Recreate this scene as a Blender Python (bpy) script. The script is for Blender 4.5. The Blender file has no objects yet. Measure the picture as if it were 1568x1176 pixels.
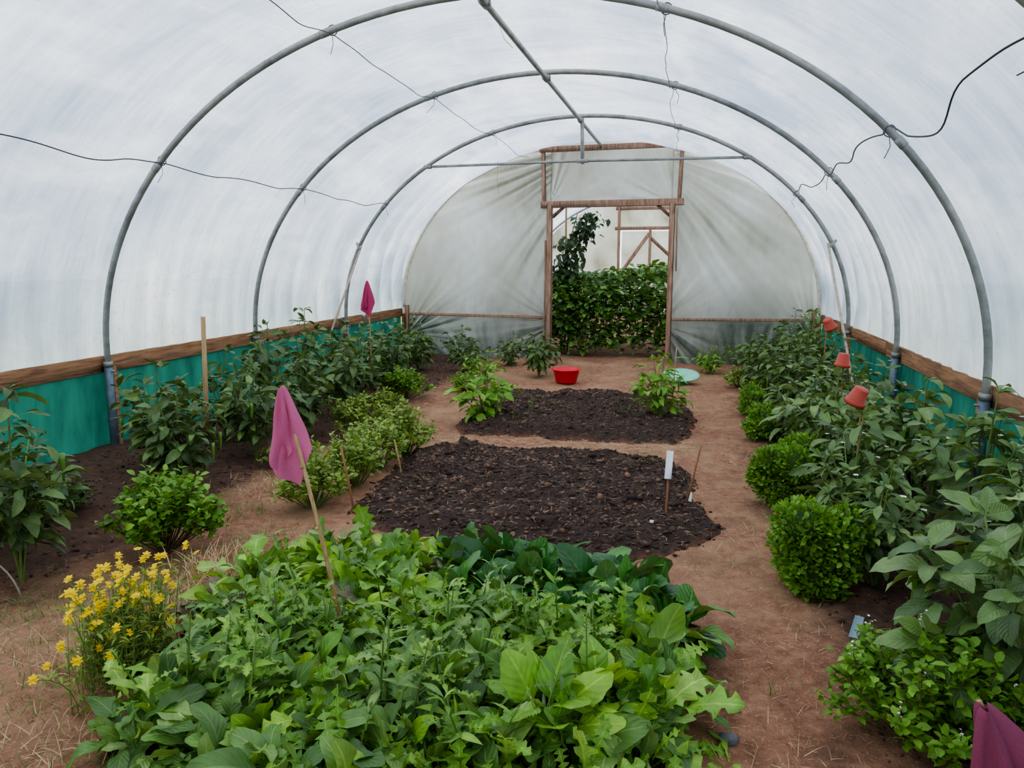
import bpy, math, random
import numpy as np
from mathutils import Vector
R = np.random.default_rng(7)
random.seed(7)
scene = bpy.context.scene
try:
    scene.view_settings.view_transform = 'AgX'
    scene.view_settings.look = 'AgX - Medium High Contrast'
    scene.view_settings.exposure = 0.12
except Exception: pass

# ------------------------------------------------------------------ helpers
def srgb(r, g, b):
    def f(c):
        c /= 255.0
        return c/12.92 if c <= 0.04045 else ((c+0.055)/1.055)**2.4
    return (f(r), f(g), f(b), 1.0)

class NT:
    def __init__(s, name):
        s.m = bpy.data.materials.new(name); s.m.use_nodes = True
        s.t = s.m.node_tree; s.t.nodes.clear()
        s.out = s.t.nodes.new('ShaderNodeOutputMaterial')
    def n(s, typ, props=None, **ins):
        nd = s.t.nodes.new(typ)
        for k, v in (props or {}).items(): setattr(nd, k, v)
        for k, v in ins.items():
            key = int(k[1:]) if k[0] == '_' and k[1:].isdigit() else k.replace('_', ' ')
            s.set(nd, key, v)
        return nd
    def set(s, nd, key, v):
        sock = nd.inputs[key]
        if hasattr(v, 'is_linked') or isinstance(v, bpy.types.NodeSocket): s.t.links.new(v, sock)
        else: sock.default_value = v
    def ramp(s, fac, stops, interp='LINEAR'):
        nd = s.t.nodes.new('ShaderNodeValToRGB'); cr = nd.color_ramp; cr.interpolation = interp
        while len(cr.elements) < len(stops): cr.elements.new(0.5)
        for e, (p, c) in zip(cr.elements, stops):
            e.position = p; e.color = c if len(c) == 4 else (*c, 1)
        s.t.links.new(fac, nd.inputs[0]); return nd.outputs[0]
    def math(s, op, a, b=0.0, c=None, clamp=False):
        nd = s.t.nodes.new('ShaderNodeMath'); nd.operation = op; nd.use_clamp = clamp
        s.set(nd, 0, a); s.set(nd, 1, b)
        if c is not None: s.set(nd, 2, c)
        return nd.outputs[0]
    def mix(s, fac, a, b, blend='MIX'):
        nd = s.t.nodes.new('ShaderNodeMix'); nd.data_type = 'RGBA'; nd.blend_type = blend
        s.set(nd, 0, fac); s.set(nd, 6, a); s.set(nd, 7, b)
        return nd.outputs[2]
    def noise(s, vec, scale, detail=4, rough=0.6):
        nd = s.n('ShaderNodeTexNoise', Scale=scale, Detail=detail, Roughness=rough)
        if vec is not None: s.t.links.new(vec, nd.inputs['Vector'])
        return nd.outputs['Fac']
    def mapping(s, vec, scale=(1,1,1), rot=(0,0,0)):
        nd = s.n('ShaderNodeMapping'); nd.inputs['Scale'].default_value = scale
        nd.inputs['Rotation'].default_value = rot
        s.t.links.new(vec, nd.inputs['Vector']); return nd.outputs[0]
    def obj(s): return s.n('ShaderNodeTexCoord').outputs['Object']
    def bump(s, h, strength=0.3, dist=0.01):
        nd = s.n('ShaderNodeBump', Strength=strength, Distance=dist); s.t.links.new(h, nd.inputs['Height'])
        return nd.outputs[0]
    def end(s, sh): s.t.links.new(sh, s.out.inputs[0]); return s.m

def simple(name, col, rough=0.6, metal=0.0, var=0.25, scale=20, bump=0.2, transl=0.0):
    t = NT(name); o = t.obj(); nz = t.noise(o, scale)
    dark = tuple(c*(1-var) for c in col[:3])+(1,); lite = tuple(min(1, c*(1+var)) for c in col[:3])+(1,)
    c = t.ramp(nz, [(0.3, dark), (0.7, lite)])
    p = t.n('ShaderNodeBsdfPrincipled', Base_Color=c, Roughness=rough, Metallic=metal)
    t.set(p, 'Normal', t.bump(nz, bump, 0.004))
    if transl > 0:
        tr = t.n('ShaderNodeBsdfTranslucent', Color=c)
        mx = t.n('ShaderNodeMixShader', _0=transl); t.set(mx, 1, p.outputs[0]); t.set(mx, 2, tr.outputs[0])
        return t.end(mx.outputs[0])
    return t.end(p.outputs[0])

def leafmat(name, cols, rough=0.45, vein=0.5, transl=0.25, veinfreq=9):
    t = NT(name)
    g = t.n('ShaderNodeNewGeometry')
    k = len(cols)
    c = t.ramp(g.outputs['Random Per Island'], [(i/max(1, k-1), cc) for i, cc in enumerate(cols)])
    nz = t.noise(t.obj(), 14, 3)
    c = t.mix(1.0, c, t.ramp(nz, [(0.3, (0.72,0.72,0.72)), (0.7, (1.25,1.25,1.15))]), 'MULTIPLY')
    uv = t.n('ShaderNodeTexCoord').outputs['UV']
    sx = t.n('ShaderNodeSeparateXYZ'); t.t.links.new(uv, sx.inputs[0])
    au = t.math('ABSOLUTE', t.math('SUBTRACT', sx.outputs[0], 0.5))
    mid = t.math('SUBTRACT', 1.0, t.math('MULTIPLY', au, 18.0), clamp=True)
    sv = t.math('SINE', t.math('MULTIPLY', t.math('SUBTRACT', sx.outputs[1], t.math('MULTIPLY', au, 0.5)), veinfreq*6.283))
    svm = t.math('MULTIPLY', t.math('SUBTRACT', sv, 0.8, clamp=True), 2.2, clamp=True)
    veins = t.math('MULTIPLY', t.math('MAXIMUM', mid, t.math('MULTIPLY', svm, 0.45)), vein, clamp=True)
    lite = t.mix(1.0, c, (2.3, 1.8, 2.6, 1), 'MULTIPLY')
    c = t.mix(veins, c, lite)
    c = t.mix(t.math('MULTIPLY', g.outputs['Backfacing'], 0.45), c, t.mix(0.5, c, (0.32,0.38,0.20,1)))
    hs = t.math('ADD', t.math('MULTIPLY', sv, 0.3), t.math('MULTIPLY', mid, -1.0))
    p = t.n('ShaderNodeBsdfPrincipled', Base_Color=c, Roughness=rough)
    t.set(p, 'Normal', t.bump(hs, 0.45, 0.003))
    if transl <= 0: return t.end(p.outputs[0])
    tr = t.n('ShaderNodeBsdfTranslucent', Color=t.mix(1.0, c, (1.6, 1.5, 0.6, 1), 'MULTIPLY'))
    mx = t.n('ShaderNodeMixShader', _0=transl); t.set(mx, 1, p.outputs[0]); t.set(mx, 2, tr.outputs[0])
    return t.end(mx.outputs[0])

class MB:
    def __init__(s): s.v=[]; s.f=[]; s.mi=[]; s.uv=[]; s.n=0
    def add(s, v, f, mat=0, uv=None):
        v = np.asarray(v, float).reshape(-1, 3)
        s.v.append(v)
        s.uv.append(np.asarray(uv, float).reshape(-1, 2) if uv is not None else np.zeros((len(v), 2)))
        if isinstance(f, np.ndarray): fl = (f+s.n).tolist()
        else: fl = [[i+s.n for i in q] for q in f]
        s.f.extend(fl); s.mi.extend([mat]*len(fl)); s.n += len(v)
    def build(s, name, mats, smooth=True, parent=None, loc=None):
        me = bpy.data.meshes.new(name)
        v = np.concatenate(s.v); uv = np.concatenate(s.uv)
        if loc is not None: v = v-np.asarray(loc)
        me.from_pydata(v.tolist(), [], s.f)
        for m in mats: me.materials.append(m)
        me.polygons.foreach_set('material_index', np.array(s.mi, dtype=np.int32))
        me.polygons.foreach_set('use_smooth', np.full(len(s.f), smooth))
        idx = np.zeros(len(me.loops), dtype=np.int32); me.loops.foreach_get('vertex_index', idx)
        ul = me.uv_layers.new(name='UVMap'); ul.data.foreach_set('uv', uv[idx].ravel().astype(np.float32))
        me.update()
        o = bpy.data.objects.new(name, me); scene.collection.objects.link(o)
        if loc is not None: o.location = loc
        if parent: o.parent = parent
        return o

def grid_faces(nu, nv):
    i = np.arange(nu-1)[:, None]*nv+np.arange(nv-1)[None, :]
    i = i.ravel(); return np.stack([i, i+nv, i+nv+1, i+1], 1)

def tube(mb, pts, r0, r1=None, mat=0, sides=6, caps=True):
    pts = np.asarray(pts, float); n = len(pts); r1 = r0 if r1 is None else r1
    T = np.gradient(pts, axis=0) if n > 2 else np.repeat((pts[1]-pts[0])[None], 2, 0)
    T /= np.linalg.norm(T, axis=1)[:, None]+1e-9
    ref = np.array([0, 0, 1.0]) if abs(T[:, 2]).mean() < 0.8 else np.array([0, 1.0, 0])
    if abs(T @ np.array([0,1.,0])).max() < 0.05: ref = np.array([0, 1.0, 0])
    A = np.cross(T, ref); A /= np.linalg.norm(A, axis=1)[:, None]+1e-9
    B = np.cross(T, A)
    an = np.arange(sides)/sides*2*np.pi
    r = np.linspace(r0, r1, n)[:, None, None]
    V = pts[:, None]+r*(np.cos(an)[None, :, None]*A[:, None]+np.sin(an)[None, :, None]*B[:, None])
    f = []
    for i in range(n-1):
        for j in range(sides):
            k = (j+1) % sides
            f.append([i*sides+j, i*sides+k, (i+1)*sides+k, (i+1)*sides+j])
    if caps:
        f.append(list(range(sides))[::-1]); f.append([(n-1)*sides+j for j in range(sides)])
    mb.add(V.reshape(-1, 3), f, mat)

def box(mb, c, d, mat=0, rot=None):
    c = np.asarray(c, float); d = np.asarray(d, float)/2
    b = min(d)*0.18
    pts = []
    for sx in (-1, 1):
        for sy in (-1, 1):
            for sz in (-1, 1):
                s = np.array([sx, sy, sz])
                for ax in range(3):
                    q = s*(d-b); q[ax] = s[ax]*d[ax]; pts.append(q)
    pts = np.array(pts)
    def ix(sx, sy, sz, ax): return ((sx > 0)*4+(sy > 0)*2+(sz > 0))*3+ax
    f = []
    for ax in range(3):
        o1, o2 = [(1, 2), (0, 2), (0, 1)][ax]
        for s in (-1, 1):
            q = []
            for a, bb in ((-1, -1), (1, -1), (1, 1), (-1, 1)):
                t = [0, 0, 0]; t[ax] = s; t[o1] = a; t[o2] = bb; q.append(ix(*t, ax))
            f.append(q)
        for a in (-1, 1):
            for bb in (-1, 1):
                t0 = [0,0,0]; t0[ax] = -1; t0[o1] = a; t0[o2] = bb
                t1 = list(t0); t1[ax] = 1
                f.append([ix(*t0, o1), ix(*t1, o1), ix(*t1, o2), ix(*t0, o2)])
    for sx in (-1, 1):
        for sy in (-1, 1):
            for sz in (-1, 1): f.append([ix(sx, sy, sz, 0), ix(sx, sy, sz, 1), ix(sx, sy, sz, 2)])
    if rot is not None: pts = pts @ np.asarray(rot).T
    mb.add(pts+c, f, mat)

def beam(mb, a, b, w, h, mat=0):
    a = np.asarray(a, float); b = np.asarray(b, float); L = np.linalg.norm(b-a); x = (b-a)/L
    up = np.array([0, 0, 1.0]) if abs(x[2]) < 0.9 else np.array([0, 1.0, 0])
    y = np.cross(up, x); y /= np.linalg.norm(y); z = np.cross(x, y)
    box(mb, (a+b)/2, (L, w, h), mat, rot=np.stack([x, y, z], 1))

def lathe(mb, prof, c, n=28, mat=0, tilt=None):
    prof = np.asarray(prof, float); a = np.arange(n)/n*2*np.pi
    V = np.stack([prof[:, 0][:, None]*np.cos(a), prof[:, 0][:, None]*np.sin(a), np.repeat(prof[:, 1][:, None], n, 1)], 2).reshape(-1, 3)
    if tilt is not None:
        from mathutils import Euler
        V = V @ np.array(Euler(tilt).to_matrix()).T
    f = []
    for i in range(len(prof)-1):
        for j in range(n):
            k = (j+1) % n; f.append([i*n+j, i*n+k, (i+1)*n+k, (i+1)*n+j])
    mb.add(V+np.asarray(c), f, mat)

class Sines:
    def __init__(s, seed, lo, hi, n=24):
        r = np.random.default_rng(seed); k = np.exp(r.uniform(np.log(lo), np.log(hi), n)); a = r.uniform(0, 2*np.pi, n)
        s.kx = k*np.cos(a); s.ky = k*np.sin(a); s.p = r.uniform(0, 6.28, n); s.w = (lo/k)**0.6; s.w /= np.sqrt((s.w**2).sum()/2)
    def __call__(s, x, y):
        x = np.asarray(x, float); y = np.asarray(y, float); o = np.zeros(np.broadcast(x, y).shape)
        for a, b, p, w in zip(s.kx, s.ky, s.p, s.w): o += w*np.sin(a*x+b*y+p)
        return o

# ---- leaf templates
def leaf_tpl(prof, W, nseg, droop, fold=0.25, ruffle=0.0, rf=3.0, cols=2, curl=0.0, seed=0):
    t = np.linspace(0, 1, nseg+1); a = 0.15-droop*t**1.2
    dy = np.cos(a); dz = np.sin(a)
    y = np.concatenate([[0], np.cumsum((dy[1:]+dy[:-1])/2)/nseg]); z = np.concatenate([[0], np.cumsum((dz[1:]+dz[:-1])/2)/nseg])
    s = np.linspace(-1, 1, 2*cols+1)
    w = np.array([prof(q) for q in t])*W/2
    sx = curl*np.sin(t*2.2)*0.2
    X = w[:, None]*s[None]+sx[:, None]
    rr = np.random.default_rng(seed)
    ph = rr.uniform(0, 6.28, 2)
    zz = fold*np.abs(s)[None]*w[:, None]+ruffle*W*np.where(s[None] > 0, np.sin(rf*6.28*t[:, None]+ph[0]), np.sin(rf*6.28*t[:, None]+ph[1]))*(s[None]**2)*(w[:, None] > 0.1*W)
    Y = y[:, None]-np.sin(a)[:, None]*zz; Z = z[:, None]+np.cos(a)[:, None]*zz
    V = np.stack([X, np.broadcast_to(Y, X.shape), Z], 2).reshape(-1, 3)
    uv = np.stack([np.broadcast_to((s*0.5+0.5)[None], X.shape), np.broadcast_to(t[:, None], X.shape)], 2).reshape(-1, 2)
    return V, grid_faces(nseg+1, 2*cols+1)[:, ::-1], uv

def p_ovate(t):
    if t < 0.14: return 0.07
    q = (t-0.14)/0.86
    return max(0.03, 1.9*(q+0.02)**0.55*(1-q)**0.85)
def p_oval(t):
    if t < 0.1: return 0.1
    q = (t-0.1)/0.9
    return max(0.06, math.sin(math.pi*q**0.85)**0.7)
def p_spoon(t):
    if t < 0.32: return 0.10
    q = (t-0.32)/0.68
    return max(0.10, math.sin(math.pi*min(1, q*0.93+0.05)**0.8)**0.6*(1+.07*math.sin(q*25)))
def p_lobed(t):
    if t < 0.22: return 0.08
    q = (t-0.22)/0.78
    e = math.sin(math.pi*min(1, q*0.95+0.03)**1.35)**0.7
    return max(0.08, e*(0.74+0.28*math.sin(q*5.0*6.28)+.08*math.sin(q*60)))
def p_mizuna(t):
    if t < 0.25: return 0.08
    q = (t-0.25)/0.75
    return max(0.08, math.sin(math.pi*min(1, q*0.95+0.03)**1.2)**0.6*(0.56+0.5*math.sin(q*7.0*6.28)))
def p_lance(t):
    if t < 0.1: return 0.1
    q = (t-0.1)/0.9
    return max(0.03, math.sin(math.pi*q**0.8))
def p_blade(t): return max(0.02, 1-t**2)

TP_PEP = [leaf_tpl(p_ovate, 0.50, 6, d, f, 0.03, 2, curl=c, seed=i) for i, (d, f, c) in enumerate([(0.8,.3,.3),(1.2,.35,-.4),(0.5,.2,.2),(1.5,.25,-.2)])]
TP_BIG = [leaf_tpl(p_ovate, 0.62, 8, d, f, 0.05, 2, curl=c, seed=i) for i, (d, f, c) in enumerate([(0.8,.2,.3),(1.2,.25,-.3),(0.5,.15,.2)])]
TP_BAS = [leaf_tpl(p_oval, 0.62, 3, d, 0.25, cols=1) for d in (0.4, 0.9)]
TP_SPO = [leaf_tpl(p_spoon, 0.34, 12, d, f, 0.09, 2.5, curl=c, seed=i) for i, (d, f, c) in enumerate([(0.7,.1,.3),(1.1,.2,-.4),(1.7,.1,.4),(0.9,.25,-.2),(1.4,.2,.6),(2.0,.3,-.6)])]
TP_TAT = [leaf_tpl(p_spoon, 0.52, 10, d, f, 0.05, 2, seed=i+9) for i, (d, f) in enumerate([(0.9,-.15),(1.3,-.1),(0.6,.1)])]
TP_LOB = [leaf_tpl(p_lobed, 0.44, 24, d, f, 0.10, 4, curl=c, seed=i+4) for i, (d, f, c) in enumerate([(0.9,.15,.3),(1.4,.1,-.4),(0.6,.2,.2),(1.8,.15,.5)])]
TP_MIZ = [leaf_tpl(p_mizuna, 0.30, 30, d, f, 0.10, 4, cols=1, curl=c, seed=i+4) for i, (d, f, c) in enumerate([(0.9,.15,.3),(1.4,.1,-.4),(0.6,.2,.2)])]
TP_LAN = [leaf_tpl(p_lance, 0.22, 5, d, 0.2, cols=1) for d in (0.5, 1.1)]
TP_BLA = [leaf_tpl(p_blade, 0.035, 6, d, 0.2, cols=1) for d in (0.4, 1.2, 0.9)]

def unit(v): return v/(np.linalg.norm(v, axis=-1, keepdims=True)+1e-9)
def add_leaves(mb, tpls, P, F, S, mat=0, upj=0.35, rng=R):
    P = np.asarray(P, float); F = unit(np.asarray(F, float)); S = np.asarray(S, float); n = len(P)
    if n == 0: return
    up = np.array([0, 0, 1.0])+rng.normal(0, upj, (n, 3))
    A = unit(np.cross(F, up)); B = np.cross(A, F)
    which = rng.integers(0, len(tpls), n)
    for ti, (V, fc, uv) in enumerate(tpls):
        m = np.where(which == ti)[0]
        if len(m) == 0: continue
        W = P[m][:, None]+S[m][:, None, None]*(V[None, :, 0:1]*A[m][:, None]+V[None, :, 1:2]*F[m][:, None]+V[None, :, 2:3]*B[m][:, None])
        off = (np.arange(len(m))*len(V))[:, None, None]
        mb.add(W.reshape(-1, 3), (fc[None]+off).reshape(-1, 4), mat, np.tile(uv, (len(m), 1)))

def dirs(az, pitch): return np.stack([np.cos(az)*np.cos(pitch), np.sin(az)*np.cos(pitch), np.sin(pitch)], -1)

# ------------------------------------------------------------------ materials
M_pep = leafmat('pepper_leaf', [srgb(62,90,42), srgb(90,118,58), srgb(54,80,42), srgb(110,138,70), srgb(76,104,54)], 0.38, 0.3, 0.12)
M_pepl = leafmat('pepper_leaf_pale', [srgb(90,120,66), srgb(116,146,82), srgb(80,108,62), srgb(138,164,96)], 0.40, 0.35, 0.15)
M_bas = leafmat('basil_leaf', [srgb(92,140,44), srgb(124,168,58), srgb(104,150,48), srgb(142,186,74)], 0.45, 0.15, 0.2)
M_basd = leafmat('oregano_leaf', [srgb(130,158,72), srgb(152,178,84), srgb(112,142,62), srgb(170,192,100)], 0.5, 0.15, 0.2)
M_sal = leafmat('salad_leaf', [srgb(98,146,54), srgb(134,180,72), srgb(78,122,44), srgb(160,200,90), srgb(110,156,60)], 0.4, 0.8, 0.22)
M_lime = leafmat('lettuce_leaf', [srgb(144,190,64), srgb(170,208,84), srgb(122,168,54), srgb(150,194,74)], 0.4, 0.6, 0.25)
M_tat = leafmat('tatsoi_leaf', [srgb(42,90,36), srgb(60,112,44), srgb(78,132,54)], 0.3, 0.8, 0.1)
M_rocket = leafmat('mustard_leaf', [srgb(88,128,60), srgb(116,154,78), srgb(72,108,50), srgb(144,176,98), srgb(100,140,66)], 0.4, 0.75, 0.15)
M_purp = leafmat('purple_mustard_leaf', [srgb(92,78,66), srgb(112,102,74), srgb(84,92,58)], 0.45, 0.4, 0.1)
M_stem = simple('green_stem', srgb(110,132,70), 0.55)
M_pstem = simple('pale_midrib', srgb(206,222,172), 0.5)
M_brstem = simple('woody_stem', srgb(108,94,66), 0.8)
M_yel = simple('marigold_petal', (1.0, 0.70, 0.0, 1), 0.5, var=0.08, transl=0.25)
M_white = simple('white_petal', srgb(235,238,232), 0.5, var=0.05)
M_dry = simple('dry_straw', srgb(206,178,136), 0.8, var=0.3, scale=60)
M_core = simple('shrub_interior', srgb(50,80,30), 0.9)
M_pepper = simple('green_pepper_fruit', srgb(96,140,56), 0.2, var=0.1)

def mat_wood(name, c1, c2, ax=(1, 12, 12)):
    t = NT(name); o = t.mapping(t.obj(), ax)
    n1 = t.noise(o, 4, 8, 0.65); n2 = t.noise(t.obj(), 9, 3)
    c = t.ramp(n1, [(0.32, c1), (0.62, c2)]); c = t.mix(t.math('MULTIPLY', n2, 0.5), c, c1)
    p = t.n('ShaderNodeBsdfPrincipled', Base_Color=c, Roughness=0.8); t.set(p, 'Normal', t.bump(n1, 0.5, 0.005))
    return t.end(p.outputs[0])
M_board = mat_wood('weathered_board', srgb(100,66,42), srgb(182,136,94), (10, 1, 12))
M_frame = mat_wood('door_frame_timber', srgb(112,80,60), srgb(184,148,122), (12, 12, 1.5))
M_cane = mat_wood('bamboo_cane', srgb(150,118,80), srgb(205,176,132), (30, 30, 2))
M_stakew = mat_wood('stake_wood', srgb(130,86,56), srgb(170,124,88), (30, 30, 2))

def mat_metal():
    t = NT('galvanised_steel'); o = t.obj(); n1 = t.noise(o, 6, 6, 0.7); n2 = t.noise(o, 60, 3)
    c = t.ramp(n1, [(0.3, srgb(112,114,110)), (0.6, srgb(158,160,156)), (0.8, srgb(138,132,116))])
    r = t.ramp(n2, [(0.3, (0.35,)*3), (0.7, (0.6,)*3)])
    p = t.n('ShaderNodeBsdfPrincipled', Base_Color=c, Metallic=0.3, Roughness=0.45); t.set(p, 'Roughness', r)
    return t.end(p.outputs[0])
M_steel = mat_metal()
M_steelb = simple('ground_tube', srgb(104,122,134), 0.5, 0.3)
M_wire = simple('wire', srgb(60,60,62), 0.5, 0.5)
M_string = simple('string', srgb(140,130,115), 0.8)

def mat_film():
    t = NT('polythene_film'); o = t.obj()
    sx = t.n('ShaderNodeSeparateXYZ'); t.t.links.new(o, sx.inputs[0])
    uv = t.n('ShaderNodeTexCoord').outputs['UV']; su = t.n('ShaderNodeSeparateXYZ'); t.t.links.new(uv, su.inputs[0])
    n1 = t.noise(o, 0.5, 3); n2 = t.noise(t.mapping(o, (6, 1.2, 2), (0.4, 0, 0.5)), 5, 8, 0.7); n3 = t.noise(t.mapping(o, (1, 5, 0.6)), 3, 5)
    n4 = t.noise(t.mapping(o, (2, 0.6, 1.2), (0.5, 0.3, 0.2)), 1.4, 3)
    c = t.ramp(n1, [(0.34, (0.36,0.42,0.52)), (0.5, (0.54,0.60,0.69)), (0.66, (0.78,0.80,0.84))])
    c = t.mix(0.6, c, t.mix(1.0, c, t.ramp(n3, [(0.35, (0.72,0.77,0.84)), (0.65, (1.08,1.08,1.08))]), 'MULTIPLY'))
    c = t.mix(t.ramp(n4, [(0.48, (0,0,0)), (0.72, (0.6,)*3)]), c, (0.90,0.91,0.94,1))
    # crease streaks: shade and highlights of the folds painted into the film colour
    c = t.mix(1.0, c, t.ramp(su.outputs[0], [(0.0, (0.60,0.63,0.68)), (0.35, (0.90,0.92,0.94)), (0.55, (1,1,1)), (1.0, (1.30,1.28,1.24))]), 'MULTIPLY')
    n5 = t.noise(t.mapping(o, (14, 5, 3), (0.2, 0.5, 0.9)), 6, 3, 0.6)
    c = t.mix(t.ramp(n5, [(0.60, (0,0,0)), (0.70, (0.5,)*3)]), c, (0.44,0.47,0.49,1))
    sp = t.math('MULTIPLY', t.math('SUBTRACT', n2, 0.56, clamp=True), 4.0, clamp=True)
    c = t.mix(sp, c, (0.46,0.49,0.50,1))
    lo = t.math('MULTIPLY', t.math('SUBTRACT', 0.85, sx.outputs[2]), 3.5, clamp=True)
    c = t.mix(t.math('MULTIPLY', lo, t.math('MULTIPLY', n3, 1.0)), c, (0.80,0.80,0.78,1))
    h = t.math('ADD', t.math('MULTIPLY', n2, 0.3), n3)
    nrm = t.bump(h, 0.8, 0.04)
    tr = t.n('ShaderNodeBsdfTranslucent', Color=c, Normal=nrm)
    di = t.n('ShaderNodeBsdfDiffuse', Color=c, Normal=nrm)
    gl = t.n('ShaderNodeBsdfGlossy', Color=(1,1,1,1), Roughness=0.25, Normal=nrm)
    tp = t.n('ShaderNodeBsdfTransparent', Color=(0.93,0.95,0.97,1))
    def mx(f, a, b):
        m = t.n('ShaderNodeMixShader', _0=f); t.set(m, 1, a); t.set(m, 2, b); return m.outputs[0]
    s = mx(0.14, tr.outputs[0], di.outputs[0]); s = mx(0.08, s, gl.outputs[0]); s = mx(0.04, s, tp.outputs[0])
    return t.end(s)
M_film = mat_film()

def mat_endfilm():
    t = NT('dirty_polythene'); o = t.obj()
    sx = t.n('ShaderNodeSeparateXYZ'); t.t.links.new(o, sx.inputs[0])
    uv = t.n('ShaderNodeTexCoord').outputs['UV']; su = t.n('ShaderNodeSeparateXYZ'); t.t.links.new(uv, su.inputs[0])
    n1 = t.noise(o, 1.0, 4, 0.6); n2 = t.noise(t.mapping(o, (3, 1, 1.2), (0, 0.6, 0)), 2.4, 4, 0.6); n3 = t.noise(o, 45, 3)
    base = t.ramp(n1, [(0.35, (0.72,0.69,0.57)), (0.65, (0.90,0.90,0.85))])
    cre = t.math('ADD', su.outputs[0], t.math('MULTIPLY', t.math('SUBTRACT', n2, 0.5), 0.4))
    base = t.mix(1.0, base, t.ramp(cre, [(0.12, (0.46,0.44,0.38)), (0.36, (0.82,0.81,0.76)), (0.58, (0.98,0.98,0.98)), (0.85, (1.2,1.2,1.2))]), 'MULTIPLY')  # fold shade and highlights painted into the end film colour
    stain = t.ramp(n2, [(0.52, (0,0,0)), (0.78, (0.4,)*3)])
    c = t.mix(stain, base, (0.54,0.45,0.31,1))
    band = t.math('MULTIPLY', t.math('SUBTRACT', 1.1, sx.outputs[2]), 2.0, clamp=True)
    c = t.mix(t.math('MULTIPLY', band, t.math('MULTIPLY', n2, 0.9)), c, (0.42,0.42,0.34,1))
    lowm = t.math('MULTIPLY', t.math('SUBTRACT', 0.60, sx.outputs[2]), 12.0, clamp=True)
    lc = t.ramp(t.math('ADD', cre, t.math('MULTIPLY', n3, 0.1)), [(0.25, (0.05,0.08,0.06)), (0.50, (0.15,0.19,0.15)), (0.80, (0.62,0.63,0.56))])  # dark lower strip, with pale wrinkle highlights painted along the creases
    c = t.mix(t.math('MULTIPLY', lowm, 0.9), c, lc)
    nrm = t.bump(t.math('ADD', n2, t.math('MULTIPLY', n3, 0.1)), 0.4, 0.03)
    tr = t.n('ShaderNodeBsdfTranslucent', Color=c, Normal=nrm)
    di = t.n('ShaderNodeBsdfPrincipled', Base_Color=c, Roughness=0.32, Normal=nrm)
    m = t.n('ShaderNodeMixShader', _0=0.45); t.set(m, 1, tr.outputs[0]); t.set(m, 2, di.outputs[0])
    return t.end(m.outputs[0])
M_efilm = mat_endfilm()

def mat_net():
    t = NT('green_netting'); o = t.obj(); n1 = t.noise(t.mapping(o, (1, 2, 0.6)), 3, 5)
    c = t.ramp(n1, [(0.3, srgb(20,88,78)), (0.7, srgb(56,134,116))])
    w = t.n('ShaderNodeTexWave', {'bands_direction': 'Z'}, Scale=60.0); t.t.links.new(o, w.inputs['Vector'])
    c = t.mix(t.math('MULTIPLY', w.outputs['Fac'], 0.2), c, srgb(10,66,60))
    d = t.n('ShaderNodeBsdfPrincipled', Base_Color=c, Roughness=0.7); t.set(d, 'Normal', t.bump(n1, 0.8, 0.04))
    tr = t.n('ShaderNodeBsdfTranslucent', Color=c)
    m = t.n('ShaderNodeMixShader', _0=0.35); t.set(m, 1, d.outputs[0]); t.set(m, 2, tr.outputs[0])
    return t.end(m.outputs[0])
M_net = mat_net()

def mat_ground():
    t = NT('earth_path'); o = t.obj()
    sx = t.n('ShaderNodeSeparateXYZ'); t.t.links.new(o, sx.inputs[0])
    n1 = t.noise(o, 1.6, 5, 0.65); n2 = t.noise(o, 18, 6, 0.7); n3 = t.noise(o, 120, 4, 0.7); n4 = t.noise(o, 3.5, 5, 0.6)
    path = t.ramp(n2, [(0.25, srgb(112,72,52)), (0.5, srgb(160,112,86)), (0.75, srgb(192,146,116))])
    path = t.mix(t.ramp(n1, [(0.45, (0,0,0)), (0.66, (0.65,)*3)]), path, srgb(190,154,116))
    path = t.mix(t.ramp(n4, [(0.30, (0.6,)*3), (0.48, (0,0,0))]), path, srgb(116,80,60))
    fl = t.ramp(n3, [(0.58, (0,0,0)), (0.66, (1,1,1))])
    path = t.mix(t.math('MULTIPLY', fl, 0.6), path, srgb(220,188,152))
    soil = t.ramp(n2, [(0.25, srgb(60,42,34)), (0.55, srgb(98,70,54)), (0.8, srgb(134,98,76))])
    wob = t.math('MULTIPLY', t.math('SUBTRACT', n4, 0.5), 1.0)
    ml = t.math('MULTIPLY', t.math('SUBTRACT', t.math('ADD', t.math('MULTIPLY', sx.outputs[0], -1.0), wob), 1.25), 3.5, clamp=True)
    mr = t.math('MULTIPLY', t.math('SUBTRACT', t.math('ADD', sx.outputs[0], wob), 1.62), 3.5, clamp=True)
    c = t.mix(t.math('MAXIMUM', ml, mr), path, soil)
    h = t.math('ADD', n2, t.math('MULTIPLY', n3, 0.5))
    p = t.n('ShaderNodeBsdfPrincipled', Base_Color=c, Roughness=0.95); t.set(p, 'Normal', t.bump(h, 0.8, 0.025))
    return t.end(p.outputs[0])
M_ground = mat_ground()
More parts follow.
